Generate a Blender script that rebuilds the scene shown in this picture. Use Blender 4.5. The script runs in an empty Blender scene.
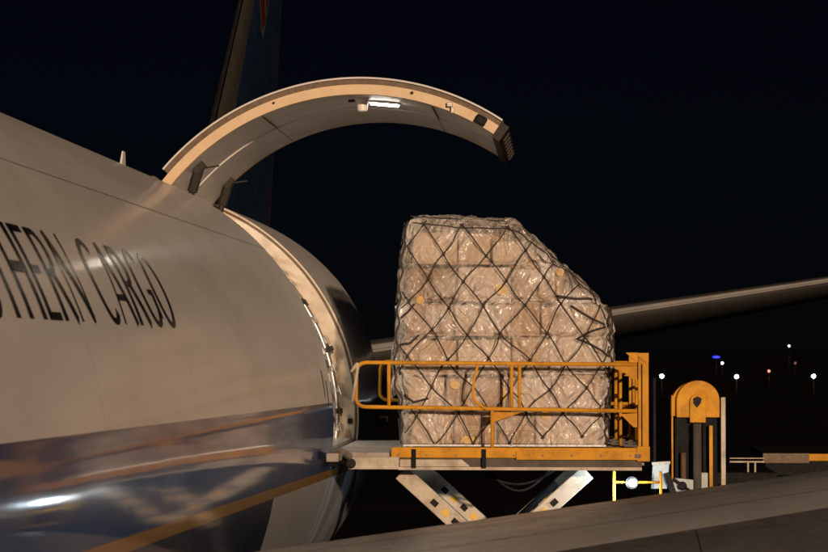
import bpy, math, random
from mathutils import Vector, Matrix, noise
random.seed(7)
R = math.radians
scene = bpy.context.scene

# ------------------------------------------------------------------ camera
# World: +Y runs aft along the aircraft, +X is the aircraft's left side, Z up, metres.
CAM = Vector((5.8, 0.0, 6.5))
F = 2520.0                                  # focal length in photo pixels (828 wide)
cam_d = bpy.data.cameras.new("camera")
cam_d.sensor_width = 36.0
cam_d.lens = F / 828.0 * 36.0
cam_d.clip_start = 0.1
cam_d.clip_end = 9000.0
cam = bpy.data.objects.new("camera", cam_d)
scene.collection.objects.link(cam)
cam.location = CAM
cam.rotation_euler = (R(90.0) + math.atan(74 / F), 0.0, math.atan(146 / F))
scene.camera = cam
cam_d.dof.use_dof = True                     # focused on the pallet, near wing and far lamps a little soft
cam_d.dof.focus_distance = 30.2
cam_d.dof.aperture_fstop = 5.6

# ------------------------------------------------------------------ sky, key light, exposure
world = bpy.data.worlds.new("World")
scene.world = world
world.use_nodes = True
wn = world.node_tree.nodes
wl = world.node_tree.links
wn.clear()
wout = wn.new("ShaderNodeOutputWorld")
wbg = wn.new("ShaderNodeBackground")
sky = wn.new("ShaderNodeTexSky")
sky.sky_type = 'NISHITA'
sky.sun_disc = False
SUN_EL, SUN_AZ = 8.0, 17.0                 # apron floodlight: low, from behind the camera, a little to the right
sky.sun_elevation = R(35.0)                 # night: only a trace of blue sky glow is left
sky.sun_rotation = R(180.0 - SUN_AZ)
sky.air_density = 1.0
sky.dust_density = 0.3
sky.ozone_density = 4.0
tint = wn.new("ShaderNodeMix")
tint.data_type = 'RGBA'
tint.blend_type = 'MULTIPLY'
tint.inputs[0].default_value = 1.0
tint.inputs[7].default_value = (0.45, 0.62, 1.0, 1.0)
wl.new(sky.outputs[0], tint.inputs[6])
wl.new(tint.outputs[2], wbg.inputs[0])
wl.new(wbg.outputs[0], wout.inputs[0])
wbg.inputs[1].default_value = 0.0004

sun_d = bpy.data.lights.new("floodlight_key", 'SUN')
sun_d.energy = 3.5
sun_d.angle = R(1.2)
sun_d.color = (1.0, 0.70, 0.48)
sun = bpy.data.objects.new("floodlight_key", sun_d)
scene.collection.objects.link(sun)
to_light = Vector((math.sin(R(SUN_AZ)) * math.cos(R(SUN_EL)), -math.cos(R(SUN_AZ)) * math.cos(R(SUN_EL)), math.sin(R(SUN_EL))))
sun.rotation_euler = to_light.to_track_quat('Z', 'Y').to_euler()
sun.location = (12, -20, 20)

vs = scene.view_settings
vs.view_transform = 'Standard'
vs.look = 'None'
vs.exposure = 0.0
vs.gamma = 1.0
vs.use_curve_mapping = False


# ------------------------------------------------------------------ helpers
def wx(px, y):                               # lateral position of something seen at column px and standing at depth y
    return CAM.x + (px - 560.0) * y / F


def wz(py, y):
    return CAM.z - (py - 350.0) * y / F


class MB:
    """collects shapes in world coordinates, built as one mesh object"""
    def __init__(self):
        self.v, self.f = [], []

    def add(self, vs_, fs_):
        n = len(self.v)
        self.v += [Vector(p) for p in vs_]
        self.f += [tuple(i + n for i in f) for f in fs_]
        return self

    def box(self, x0, x1, y0, y1, z0, z1, rot=None, pivot=None):
        p = [Vector((x, y, z)) for z in (z0, z1) for y in (y0, y1) for x in (x0, x1)]
        if rot is not None:
            c = Vector(pivot) if pivot is not None else Vector(((x0 + x1) / 2, (y0 + y1) / 2, (z0 + z1) / 2))
            p = [c + rot @ (q - c) for q in p]
        return self.add(p, [(0, 2, 3, 1), (4, 5, 7, 6), (0, 1, 5, 4), (2, 6, 7, 3), (0, 4, 6, 2), (1, 3, 7, 5)])

    def bar(self, a, b, w, h, up=Vector((0, 1, 0))):
        """rectangular bar from a to b; w across, h along 'up'"""
        a, b = Vector(a), Vector(b)
        d = (b - a).normalized()
        s = d.cross(up).normalized()
        u = s.cross(d).normalized()
        vs_ = []
        for p in (a, b):
            for i, j in ((-1, -1), (1, -1), (1, 1), (-1, 1)):
                vs_.append(p + s * (i * w / 2) + u * (j * h / 2))
        return self.add(vs_, [(3, 2, 1, 0), (4, 5, 6, 7), (0, 1, 5, 4), (1, 2, 6, 5), (2, 3, 7, 6), (3, 0, 4, 7)])

    def tube(self, pts, r, n=8, caps=True, closed=False):
        pts = [Vector(p) for p in pts]
        m = len(pts)
        rr = r if isinstance(r, (list, tuple)) else [r] * m
        rings = []
        u = None
        for i, p in enumerate(pts):
            if closed:
                d = (pts[(i + 1) % m] - pts[i - 1]).normalized()
            else:
                d = (pts[min(i + 1, m - 1)] - pts[max(i - 1, 0)]).normalized()
            if u is None:
                u = d.cross(Vector((0.13, 0.27, 0.95)))
                if u.length < 0.05:
                    u = d.cross(Vector((1, 0, 0)))
            u = (u - d * u.dot(d)).normalized()
            w = d.cross(u)
            rings.append([p + (u * math.cos(2 * math.pi * k / n) + w * math.sin(2 * math.pi * k / n)) * rr[i] for k in range(n)])
        vs_ = [q for ring in rings for q in ring]
        fs_ = []
        for i in range(m if closed else m - 1):
            j = (i + 1) % m
            for k in range(n):
                fs_.append((i * n + k, i * n + (k + 1) % n, j * n + (k + 1) % n, j * n + k))
        if caps and not closed:
            fs_.append(tuple(reversed(range(n))))
            fs_.append(tuple((m - 1) * n + k for k in range(n)))
        return self.add(vs_, fs_)

    def prism_y(self, poly, y0, y1):
        """polygon of (x, z), counter-clockwise seen from -Y, extruded along Y"""
        n = len(poly)
        vs_ = [(x, y0, z) for x, z in poly] + [(x, y1, z) for x, z in poly]
        fs_ = [tuple(range(n)), tuple(reversed(range(n, 2 * n)))]
        for i in range(n):
            j = (i + 1) % n
            fs_.append((j, i, i + n, j + n))
        return self.add(vs_, fs_)

    def lathe(self, c, axis, prof, n=24):
        """profile [(t, r)] round an axis through c"""
        c, ax = Vector(c), Vector(axis).normalized()
        u = ax.cross(Vector((0.31, 0.22, 0.9))).normalized()
        w = ax.cross(u)
        vs_, fs_ = [], []
        for t, r in prof:
            for k in range(n):
                a = 2 * math.pi * k / n
                vs_.append(c + ax * t + (u * math.cos(a) + w * math.sin(a)) * r)
        for i in range(len(prof) - 1):
            for k in range(n):
                fs_.append((i * n + k, i * n + (k + 1) % n, (i + 1) * n + (k + 1) % n, (i + 1) * n + k))
        fs_.append(tuple(reversed(range(n))))
        fs_.append(tuple((len(prof) - 1) * n + k for k in range(n)))
        return self.add(vs_, fs_)

    def grid(self, fn, us, vs_, flip=False):
        P = [fn(u, v) for u in us for v in vs_]
        m = len(vs_)
        fs_ = []
        for i in range(len(us) - 1):
            for j in range(m - 1):
                q = (i * m + j, (i + 1) * m + j, (i + 1) * m + j + 1, i * m + j + 1)
                fs_.append(tuple(reversed(q)) if flip else q)
        return self.add(P, fs_)

    def build(self, name, mat, parent=None, smooth=False, bevel=0.0, origin=None):
        me = bpy.data.meshes.new(name)
        base = Vector((0, 0, 0))
        if parent is not None:
            base = world_loc(parent)
        o_w = Vector(origin) if origin is not None else base
        me.from_pydata([tuple(p - o_w) for p in self.v], [], self.f)
        me.update()
        if mat:
            me.materials.append(mat)
        if smooth:
            me.polygons.foreach_set("use_smooth", [True] * len(me.polygons))
        o = bpy.data.objects.new(name, me)
        scene.collection.objects.link(o)
        if parent is not None:
            o.parent = parent
            o.location = o_w - base
        else:
            o.location = o_w
        if bevel > 0:
            b = o.modifiers.new("bevel", 'BEVEL')
            b.width = bevel
            b.segments = 2
            b.limit_method = 'ANGLE'
            b.angle_limit = R(40)
        return o


def world_loc(o):
    p = Vector(o.location)
    while o.parent is not None:
        o = o.parent
        p += Vector(o.location)
    return p


def thing(name, label, cat, loc, group=None):
    o = bpy.data.objects.new(name, None)
    scene.collection.objects.link(o)
    o.location = loc
    o.empty_display_size = 0.3
    o["label"], o["category"] = label, cat
    if group:
        o["group"] = group
    return o


# ------------------------------------------------------------------ materials
def nodes_of(m):
    m.use_nodes = True
    nt = m.node_tree
    b = nt.nodes["Principled BSDF"]
    return nt, nt.nodes, nt.links, b


def texpos(nt):
    g = nt.nodes.new("ShaderNodeNewGeometry")
    return g.outputs["Position"]


def noise_node(nt, pos, scale, detail=5.0, rough=0.55, stretch=None):
    if stretch is not None:
        mp = nt.nodes.new("ShaderNodeMapping")
        mp.inputs["Scale"].default_value = stretch
        nt.links.new(pos, mp.inputs["Vector"])
        pos = mp.outputs[0]
    n = nt.nodes.new("ShaderNodeTexNoise")
    n.inputs["Scale"].default_value = scale
    n.inputs["Detail"].default_value = detail
    n.inputs["Roughness"].default_value = rough
    nt.links.new(pos, n.inputs["Vector"])
    return n.outputs["Fac"]


def ramp(nt, fac, stops):
    r = nt.nodes.new("ShaderNodeValToRGB")
    el = r.color_ramp.elements
    while len(el) < len(stops):
        el.new(0.5)
    for e, (p, c) in zip(el, stops):
        e.position = p
        e.color = (c[0], c[1], c[2], 1) if not isinstance(c, (int, float)) else (c, c, c, 1)
    nt.links.new(fac, r.inputs[0])
    return r.outputs[0]


def mathn(nt, op, a, b=None, clamp=False):
    n = nt.nodes.new("ShaderNodeMath")
    n.operation = op
    n.use_clamp = clamp
    for i, x in enumerate((a, b)):
        if x is None:
            continue
        if isinstance(x, (int, float)):
            n.inputs[i].default_value = x
        else:
            nt.links.new(x, n.inputs[i])
    return n.outputs[0]


def mixc(nt, fac, a, b):
    n = nt.nodes.new("ShaderNodeMix")
    n.data_type = 'RGBA'
    for sock, x in ((n.inputs[0], fac), (n.inputs[6], a), (n.inputs[7], b)):
        if isinstance(x, (int, float)):
            sock.default_value = x
        elif isinstance(x, tuple):
            sock.default_value = (x[0], x[1], x[2], 1)
        else:
            nt.links.new(x, sock)
    return n.outputs[2]


def bump(nt, b, height, strength, dist):
    n = nt.nodes.new("ShaderNodeBump")
    n.inputs["Strength"].default_value = strength
    n.inputs["Distance"].default_value = dist
    nt.links.new(height, n.inputs["Height"])
    nt.links.new(n.outputs[0], b.inputs["Normal"])


def paint(name, col, rough=0.45, metal=0.0, wear=0.25, scale=3.0, wear_col=None, bmp=0.0, bscale=40.0, spec=0.5, stretch=None, chips=0.0):
    """painted or plain surface with blotchy wear"""
    m = bpy.data.materials.new(name)
    nt, ns, ln, b = nodes_of(m)
    pos = texpos(nt)
    n1 = noise_node(nt, pos, scale, 6.0, 0.65, stretch)
    wc = wear_col if wear_col else tuple(c * 0.45 for c in col)
    dirt = ramp(nt, n1, [(0.42, 0.0), (0.72, wear)])
    c = mixc(nt, dirt, col, wc)
    if chips > 0:
        nc = noise_node(nt, pos, scale * 9.0, 5.0, 0.7)
        ng = noise_node(nt, pos, scale * 0.8, 2.0, 0.5)
        k = mathn(nt, 'MULTIPLY', ramp(nt, nc, [(0.60, 0.0), (0.66, 1.0)]), ramp(nt, ng, [(0.42, 0.0), (0.62, chips)]))
        c = mixc(nt, k, c, tuple(x * 0.5 for x in wc))
    ln.new(c, b.inputs["Base Color"])
    n2 = noise_node(nt, pos, scale * 4.3, 4.0, 0.6, stretch)
    ln.new(ramp(nt, n2, [(0.3, max(0.02, rough * 0.75)), (0.75, min(1.0, rough * 1.3))]), b.inputs["Roughness"])
    b.inputs["Metallic"].default_value = metal
    b.inputs["Specular IOR Level"].default_value = spec
    if bmp > 0:
        n3 = noise_node(nt, pos, bscale, 4.0, 0.6, stretch)
        bump(nt, b, n3, bmp, 0.01)
    return m


def emission(name, col, strength):
    m = bpy.data.materials.new(name)
    nt, ns, ln, b = nodes_of(m)
    b.inputs["Base Color"].default_value = (0.02, 0.02, 0.02, 1)
    pos = texpos(nt)
    n = noise_node(nt, pos, 30.0, 2.0)
    ln.new(ramp(nt, n, [(0.0, tuple(c * 0.9 for c in col)), (1.0, col)]), b.inputs["Emission Color"])
    b.inputs["Emission Strength"].default_value = strength
    return m


AX = 5.6                                     # height of the fuselage axis
RAD = 3.1


def livery():
    """white over a dark blue band, gold line, pale grey belly; glossy clear coat, faint skin waviness"""
    m = bpy.data.materials.new("aircraft_livery")
    nt, ns, ln, b = nodes_of(m)
    pos = texpos(nt)
    sep = ns.new("ShaderNodeSeparateXYZ")
    ln.new(pos, sep.inputs[0])
    y, z = sep.outputs[1], sep.outputs[2]
    # heights of the colour edges along the fuselage
    top = mathn(nt, 'ADD', mathn(nt, 'MULTIPLY', y, -0.0096), AX + 0.44 + 0.0096 * 12.3)
    low = mathn(nt, 'ADD', mathn(nt, 'MULTIPLY', y, -0.018), AX - 0.29 + 0.018 * 16.7)
    white_f = mathn(nt, 'GREATER_THAN', z, top)
    blue_f = mathn(nt, 'GREATER_THAN', z, low)
    gold_f = mathn(nt, 'GREATER_THAN', z, mathn(nt, 'SUBTRACT', low, 0.10))
    dirt_n = noise_node(nt, pos, 0.9, 8.0, 0.65, (1.0, 0.35, 1.4))
    white = ramp(nt, dirt_n, [(0.25, (0.60, 0.58, 0.55)), (0.5, (0.72, 0.71, 0.69)), (0.8, (0.78, 0.77, 0.76))])
    blue = ramp(nt, dirt_n, [(0.3, (0.016, 0.050, 0.15)), (0.7, (0.024, 0.070, 0.21))])
    fair = mathn(nt, 'LESS_THAN', y, 24.1)                      # the wing-body fairing below is navy, the belly behind it grey
    c = mixc(nt, gold_f, mixc(nt, fair, (0.50, 0.51, 0.52), (0.008, 0.018, 0.045)), (0.32, 0.17, 0.035))
    c = mixc(nt, blue_f, c, blue)
    c = mixc(nt, white_f, c, white)
    # circumferential frame joints every 1.9 m and thin vertical streaks below them
    fr = mathn(nt, 'FRACT', mathn(nt, 'DIVIDE', mathn(nt, 'ADD', y, 0.55), 3.9))
    joint = mathn(nt, 'LESS_THAN', fr, 0.0035)
    c = mixc(nt, mathn(nt, 'MULTIPLY', joint, 0.35), c, (0.05, 0.045, 0.04))
    ln.new(c, b.inputs["Base Color"])
    rn = noise_node(nt, pos, 2.2, 6.0, 0.6, (1.0, 0.3, 1.0))
    ln.new(ramp(nt, rn, [(0.3, 0.34), (0.75, 0.48)]), b.inputs["Roughness"])
    # the white field is chalky and worn, the blue band still carries its clear coat
    ln.new(mathn(nt, 'ADD', mathn(nt, 'MULTIPLY', white_f, -0.34), 0.64), b.inputs["Coat Weight"])
    ln.new(mathn(nt, 'ADD', mathn(nt, 'MULTIPLY', white_f, 0.04), 0.07), b.inputs["Coat Roughness"])
    b.inputs["Specular IOR Level"].default_value = 0.22
    wv = noise_node(nt, pos, 0.8, 2.0, 0.4, (1.0, 0.8, 1.6))
    wv2 = noise_node(nt, pos, 3.5, 2.0, 0.4, (1.0, 0.6, 1.5))
    h = mathn(nt, 'ADD', wv, mathn(nt, 'MULTIPLY', wv2, 0.12))
    bn = ns.new("ShaderNodeBump")
    bn.inputs["Strength"].default_value = 0.16
    bn.inputs["Distance"].default_value = 0.02
    ln.new(h, bn.inputs["Height"])
    ln.new(bn.outputs[0], b.inputs["Normal"])
    ln.new(bn.outputs[0], b.inputs["Coat Normal"])
    return m


def wing_material():
    m = bpy.data.materials.new("wing_grey_paint")
    nt, ns, ln, b = nodes_of(m)
    pos = texpos(nt)
    n1 = noise_node(nt, pos, 1.3, 8.0, 0.65, (1.0, 0.5, 1.0))
    n2 = noise_node(nt, pos, 7.0, 6.0, 0.7, (0.6, 1.4, 1.0))
    c = ramp(nt, n1, [(0.3, (0.52, 0.515, 0.51)), (0.55, (0.64, 0.635, 0.63)), (0.75, (0.72, 0.715, 0.71))])
    c = mixc(nt, ramp(nt, n2, [(0.55, 0.0), (0.72, 0.4)]), c, (0.16, 0.15, 0.14))
    ln.new(c, b.inputs["Base Color"])
    ln.new(ramp(nt, n2, [(0.3, 0.20), (0.7, 0.40)]), b.inputs["Roughness"])
    bump(nt, b, n1, 0.12, 0.03)
    return m


def film_material():
    """clear wrinkled stretch film: part see-through, part milky and shiny"""
    m = bpy.data.materials.new("stretch_film")
    nt, ns, ln, b = nodes_of(m)
    pos = texpos(nt)
    # warp the wrinkle directions from place to place
    nz = ns.new("ShaderNodeTexNoise")
    nz.inputs["Scale"].default_value = 1.7
    nz.inputs["Detail"].default_value = 2.0
    ln.new(pos, nz.inputs["Vector"])
    mul = ns.new("ShaderNodeVectorMath")
    mul.operation = 'MULTIPLY_ADD'
    ln.new(nz.outputs["Color"], mul.inputs[0])
    mul.inputs[1].default_value = (0.22, 0.22, 0.22)
    ln.new(pos, mul.inputs[2])
    wp = mul.outputs[0]

    def streaks(ang, scale):
        mp = ns.new("ShaderNodeMapping")
        mp.vector_type = 'TEXTURE'
        mp.inputs["Rotation"].default_value = (0.0, R(ang), 0.0)
        mp.inputs["Scale"].default_value = (1.0, 1.0, 8.0)
        ln.new(wp, mp.inputs["Vector"])
        return noise_node(nt, mp.outputs[0], scale, 1.2, 0.45)
    sA, sB, sC = streaks(6, 15.0), streaks(-38, 12.0), streaks(40, 12.0)
    k1 = ramp(nt, noise_node(nt, pos, 2.6, 2.0), [(0.44, 0.0), (0.56, 1.0)])
    k2 = ramp(nt, noise_node(nt, wp, 2.1, 2.0), [(0.45, 0.0), (0.57, 1.0)])
    sel = mixc(nt, k2, mixc(nt, k1, sA, sB), sC)
    n1 = noise_node(nt, wp, 4.0, 3.0, 0.5)
    n3 = noise_node(nt, pos, 2.0, 3.0, 0.5)
    rid = mathn(nt, 'ABSOLUTE', mathn(nt, 'SUBTRACT', sel, 0.5))
    ln.new(ramp(nt, n3, [(0.3, (0.70, 0.62, 0.53)), (0.7, (0.86, 0.81, 0.75))]), b.inputs["Base Color"])
    b.inputs["Roughness"].default_value = 0.24
    b.inputs["Specular IOR Level"].default_value = 1.0
    h = mathn(nt, 'ADD', mathn(nt, 'MULTIPLY', n1, 0.5), mathn(nt, 'MULTIPLY', sel, 1.35))
    bump(nt, b, h, 1.0, 0.10)
    tr = ns.new("ShaderNodeBsdfTransparent")
    tr.inputs[0].default_value = (0.97, 0.95, 0.92, 1)
    mx = ns.new("ShaderNodeMixShader")
    fac = mathn(nt, 'ADD', ramp(nt, rid, [(0.0, 0.34), (0.14, 0.17)]), ramp(nt, n3, [(0.45, 0.0), (0.68, 0.34)]))
    ln.new(fac, mx.inputs[0])
    ln.new(tr.outputs[0], mx.inputs[1])
    ln.new(b.outputs[0], mx.inputs[2])
    ln.new(mx.outputs[0], ns["Material Output"].inputs[0])
    return m


def carton_material():
    m = bpy.data.materials.new("cardboard")
    nt, ns, ln, b = nodes_of(m)
    pos = texpos(nt)
    oi = ns.new("ShaderNodeObjectInfo")
    n1 = noise_node(nt, pos, 6.0, 6.0, 0.6)
    base = ramp(nt, oi.outputs["Random"], [(0.0, (0.20, 0.115, 0.06)), (0.35, (0.36, 0.23, 0.13)), (0.65, (0.50, 0.37, 0.26)), (0.9, (0.62, 0.55, 0.50))])
    c = mixc(nt, ramp(nt, n1, [(0.4, 0.0), (0.7, 0.4)]), base, (0.26, 0.17, 0.10))
    tc = ns.new("ShaderNodeTexCoord")
    sp = ns.new("ShaderNodeSeparateXYZ")
    ln.new(tc.outputs["Object"], sp.inputs[0])
    tape = mathn(nt, 'LESS_THAN', mathn(nt, 'ABSOLUTE', sp.outputs[2]), 0.06)
    seam = mathn(nt, 'LESS_THAN', mathn(nt, 'ABSOLUTE', sp.outputs[2]), 0.006)
    pick = mathn(nt, 'GREATER_THAN', mathn(nt, 'FRACT', mathn(nt, 'MULTIPLY', oi.outputs["Random"], 7.3)), 0.45)
    c = mixc(nt, mathn(nt, 'MULTIPLY', tape, mathn(nt, 'MULTIPLY', pick, 0.6)), c, (0.60, 0.46, 0.30))
    c = mixc(nt, mathn(nt, 'MULTIPLY', seam, mathn(nt, 'MULTIPLY', pick, 0.7)), c, (0.10, 0.06, 0.03))
    ln.new(c, b.inputs["Base Color"])
    b.inputs["Roughness"].default_value = 0.75
    bump(nt, b, n1, 0.2, 0.01)
    return m


def ground_material():
    m = bpy.data.materials.new("apron_concrete")
    nt, ns, ln, b = nodes_of(m)
    pos = texpos(nt)
    n1 = noise_node(nt, pos, 0.15, 8.0, 0.6)
    n2 = noise_node(nt, pos, 30.0, 4.0, 0.6)
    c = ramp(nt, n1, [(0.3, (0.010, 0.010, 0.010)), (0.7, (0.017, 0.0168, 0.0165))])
    ln.new(c, b.inputs["Base Color"])
    b.inputs["Roughness"].default_value = 0.9
    b.inputs["Specular IOR Level"].default_value = 0.0
    bump(nt, b, n2, 0.3, 0.01)
    return m


M = {}
M['livery'] = livery()
M['wing'] = wing_material()
M['slat'] = paint("wing_slat_metal", (0.26, 0.25, 0.245), 0.4, 0.5, 0.5, 2.0)
M['navy'] = paint("fin_blue", (0.006, 0.020, 0.045), 0.35, 0, 0.3, 0.7)
M['fin_edge'] = paint("fin_leading_edge", (0.04, 0.037, 0.03), 0.5, 0.2, 0.4, 0.8)
M['stab'] = paint("stabilizer_grey", (0.065, 0.06, 0.055), 0.45, 0, 0.3, 0.8)
M['stab_edge'] = paint("stabilizer_leading_edge", (0.36, 0.35, 0.33), 0.35, 0.4, 0.3, 0.8)
M['logo_red'] = paint("logo_red", (0.08, 0.005, 0.005), 0.4, 0, 0.1)
M['logo_white'] = paint("logo_white", (0.06, 0.06, 0.06), 0.4, 0, 0.1)
M['letter'] = paint("lettering_black", (0.006, 0.006, 0.009), 0.25, 0, 0.1)
M['interior'] = paint("hold_lining", (0.62, 0.60, 0.57), 0.55, 0, 0.5, 2.5)
M['jamb'] = paint("door_frame_primer", (0.55, 0.47, 0.36), 0.5, 0, 0.55, 3.0, (0.20, 0.14, 0.09))
M['fitting'] = paint("frame_fitting_metal", (0.45, 0.43, 0.40), 0.35, 0.7, 0.6, 14.0)
M['dark_fit'] = paint("dark_fitting", (0.030, 0.025, 0.020), 0.6, 0.0, 0.5, 10.0, spec=0.2)
M['door_skin'] = paint("door_skin_paint", (0.58, 0.57, 0.54), 0.3, 0, 0.3, 2.0)
M['door_seal'] = paint("door_seal_brown", (0.13, 0.085, 0.05), 0.65, 0, 0.5, 6.0)
M['door_tan'] = paint("door_frame_tan", (0.62, 0.47, 0.29), 0.5, 0, 0.3, 5.0, (0.34, 0.22, 0.11))
M['liner'] = paint("door_liner_grey", (0.50, 0.455, 0.42), 0.5, 0, 0.45, 1.8, (0.32, 0.27, 0.235))
M['lamp_white'] = paint("lamp_housing", (0.75, 0.74, 0.70), 0.35, 0, 0.1, 12.0)
M['lamp_on'] = emission("door_lamp_lit", (1.0, 0.93, 0.80), 45.0)
M['hold_lamp'] = emission("hold_lamp_lit", (1.0, 0.94, 0.85), 110.0)
M['yellow'] = paint("loader_yellow", (0.60, 0.285, 0.022), 0.6, 0, 0.7, 4.0, (0.25, 0.11, 0.02), 0.1, spec=0.15, chips=0.8)
M['cream'] = paint("loader_cream", (0.52, 0.47, 0.38), 0.6, 0, 0.7, 4.0, (0.18, 0.13, 0.09), 0.1, spec=0.2, chips=0.8)
M['loader_dark'] = paint("loader_dark_steel", (0.014, 0.014, 0.015), 0.7, 0.0, 0.5, 5.0, spec=0.08)
M['loader_grey'] = paint("loader_grey_steel", (0.30, 0.27, 0.24), 0.6, 0.1, 0.7, 5.0, (0.09, 0.07, 0.055), spec=0.2, chips=0.7)
M['beam_brown'] = paint("beam_dark_brown", (0.10, 0.085, 0.07), 0.6, 0, 0.6, 5.0, (0.03, 0.025, 0.02), spec=0.15, chips=0.6)
M['chrome'] = paint("cylinder_rod", (0.11, 0.10, 0.09), 0.35, 0.2, 0.4, 8.0)
M['black'] = paint("black_paint", (0.010, 0.010, 0.011), 0.6, 0, 0.3, 8.0, spec=0.15)
M['tyre'] = paint("tyre_rubber", (0.02, 0.02, 0.02), 0.85, 0, 0.4, 9.0)
M['white_panel'] = paint("white_panel", (0.36, 0.42, 0.43), 0.4, 0, 0.35, 8.0)
M['work_on'] = emission("work_light_lit", (0.72, 0.86, 1.0), 40.0)
M['alu'] = paint("pallet_aluminium", (0.42, 0.42, 0.42), 0.35, 0.9, 0.5, 6.0)
M['film'] = film_material()
M['carton'] = carton_material()
M['rope'] = paint("net_webbing", (0.030, 0.024, 0.020), 0.7, 0, 0.5, 40.0)
M['sticker'] = paint("yellow_sticker", (0.70, 0.44, 0.03), 0.5, 0, 0.25, 20.0)
M['ground'] = ground_material()
M['pole'] = paint("lamp_post_steel", (0.012, 0.012, 0.012), 0.5, 0.3, 0.3, 4.0)

# ------------------------------------------------------------------ ground
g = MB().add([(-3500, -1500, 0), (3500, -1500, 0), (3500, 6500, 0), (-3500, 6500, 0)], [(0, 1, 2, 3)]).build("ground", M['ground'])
g["kind"] = "structure"
g["label"] = "dark concrete airport apron at night"

# ------------------------------------------------------------------ aircraft
plane = thing("cargo_aircraft", "large white and blue freighter aircraft with its side cargo door swung open", "airplane", (0, 22, 0))


def interp(tab, t):
    if t <= tab[0][0]:
        return tab[0][1]
    for (a, va), (b, vb) in zip(tab, tab[1:]):
        if t <= b:
            k = (t - a) / (b - a)
            return va + (vb - va) * k
    return tab[-1][1]


# top, bottom (relative to the axis) and half width along y
TOP = [(-9, -0.9), (-8.6, -0.2), (-8, 0.3), (-7, 1.1), (-6, 1.95), (-5, 2.55), (-4, 2.9), (-3, 3.05), (-2, 3.1), (42, 3.1), (46, 2.98), (50, 2.65), (53, 2.2), (54.6, 1.7)]
BOT = [(-9, -1.1), (-8.6, -1.75), (-8, -2.1), (-7, -2.5), (-6, -2.8), (-5, -2.95), (-4, -3.05), (-2, -3.1), (36.2, -3.1), (37.8, -3.03), (39.6, -2.75), (42, -2.1), (46, -1.1), (50, 0.05), (53, 0.85), (54.6, 1.3)]
HW = [(-9, 0.1), (-8.6, 0.8), (-8, 1.25), (-7, 1.85), (-6, 2.35), (-5, 2.7), (-4, 2.92), (-3, 3.04), (-2, 3.1), (37.0, 3.1), (38.6, 3.05), (40.6, 2.82), (43, 2.36), (46, 1.85), (50, 1.1), (53, 0.5), (54.6, 0.15)]
DY0, DY1 = 30.0, 33.8                         # the cargo door opening along y
PH0, PH1 = R(17.0), R(99.5)                   # and round the fuselage, from the crown down the left side


def sm(tab, y):                               # smoothed profile
    return (interp(tab, y - 0.5) + 2 * interp(tab, y) + interp(tab, y + 0.5)) / 4 if y > -8 else interp(tab, y)


def fus(y, ph, dr=0.0):
    t, b, h = sm(TOP, y), sm(BOT, y), sm(HW, y)
    c, rz = (t + b) / 2, (t - b) / 2
    return Vector(((h + dr) * math.sin(ph), y, AX + c + (rz + dr) * math.cos(ph)))


ys = sorted(set([-9, -8.8, -8.6, -8.3] + [-8 + 0.5 * i for i in range(12)] + [-2 + i for i in range(33)] + [DY0, DY1, 31, 32, 33] + [34 + 0.5 * i for i in range(41)] + [54.6]))
NA = 160
phs = sorted(set([round(2 * math.pi * i / NA - math.pi / 2, 6) for i in range(NA)] + [round(PH0, 6), round(PH1, 6)]))
ring = phs + [phs[0] + 2 * math.pi]


def shell(dr, yl, flip=False):
    mb = MB()
    n = len(phs)
    for y in yl:
        for p in phs:
            mb.v.append(fus(y, p, dr))
    for i in range(len(yl) - 1):
        for k in range(n):
            pm = (ring[k] + ring[k + 1]) / 2
            ym = (yl[i] + yl[i + 1]) / 2
            if DY0 < ym < DY1 and PH0 < pm < PH1:
                continue
            q = (i * n + k, i * n + (k + 1) % n, (i + 1) * n + (k + 1) % n, (i + 1) * n + k)
            mb.f.append(tuple(reversed(q)) if flip else q)
    return mb


mb = shell(0.0, ys)
mb.f.append(tuple(reversed(range(len(phs)))))
nl = (len(ys) - 1) * len(phs)
mb.f.append(tuple(nl + k for k in range(len(phs))))
fuselage = mb.build("fuselage", M['livery'], plane, smooth=True)
fuselage["label"] = "glossy white fuselage with dark blue band and black lettering"
TH = 0.30
shell(-TH, [y for y in ys if 8 <= y <= 46], flip=True).build("hold_lining", M['interior'], plane, smooth=True)

# frame round the opening
phd = [PH0 + (PH1 - PH0) * i / 48 for i in range(49)]
mb = MB()
e = 0.004
mb.grid(lambda u, v: fus(DY1 + e, u, v), phd, [-TH - 0.02, -TH * 0.5, -0.004], flip=False)        # aft jamb
mb.grid(lambda u, v: fus(DY0 - e, u, v), phd, [-TH - 0.02, -0.004], flip=True)
mb.grid(lambda u, v: fus(u, PH0 - 0.001, v), [DY0, 31, 32, 33, DY1], [-TH, -0.004])
mb.grid(lambda u, v: fus(u, PH1 + 0.001, v), [DY0, 31, 32, 33, DY1], [-TH, -0.004], flip=True)
frame = mb.build("door_frame", M['jamb'], plane)
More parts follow.
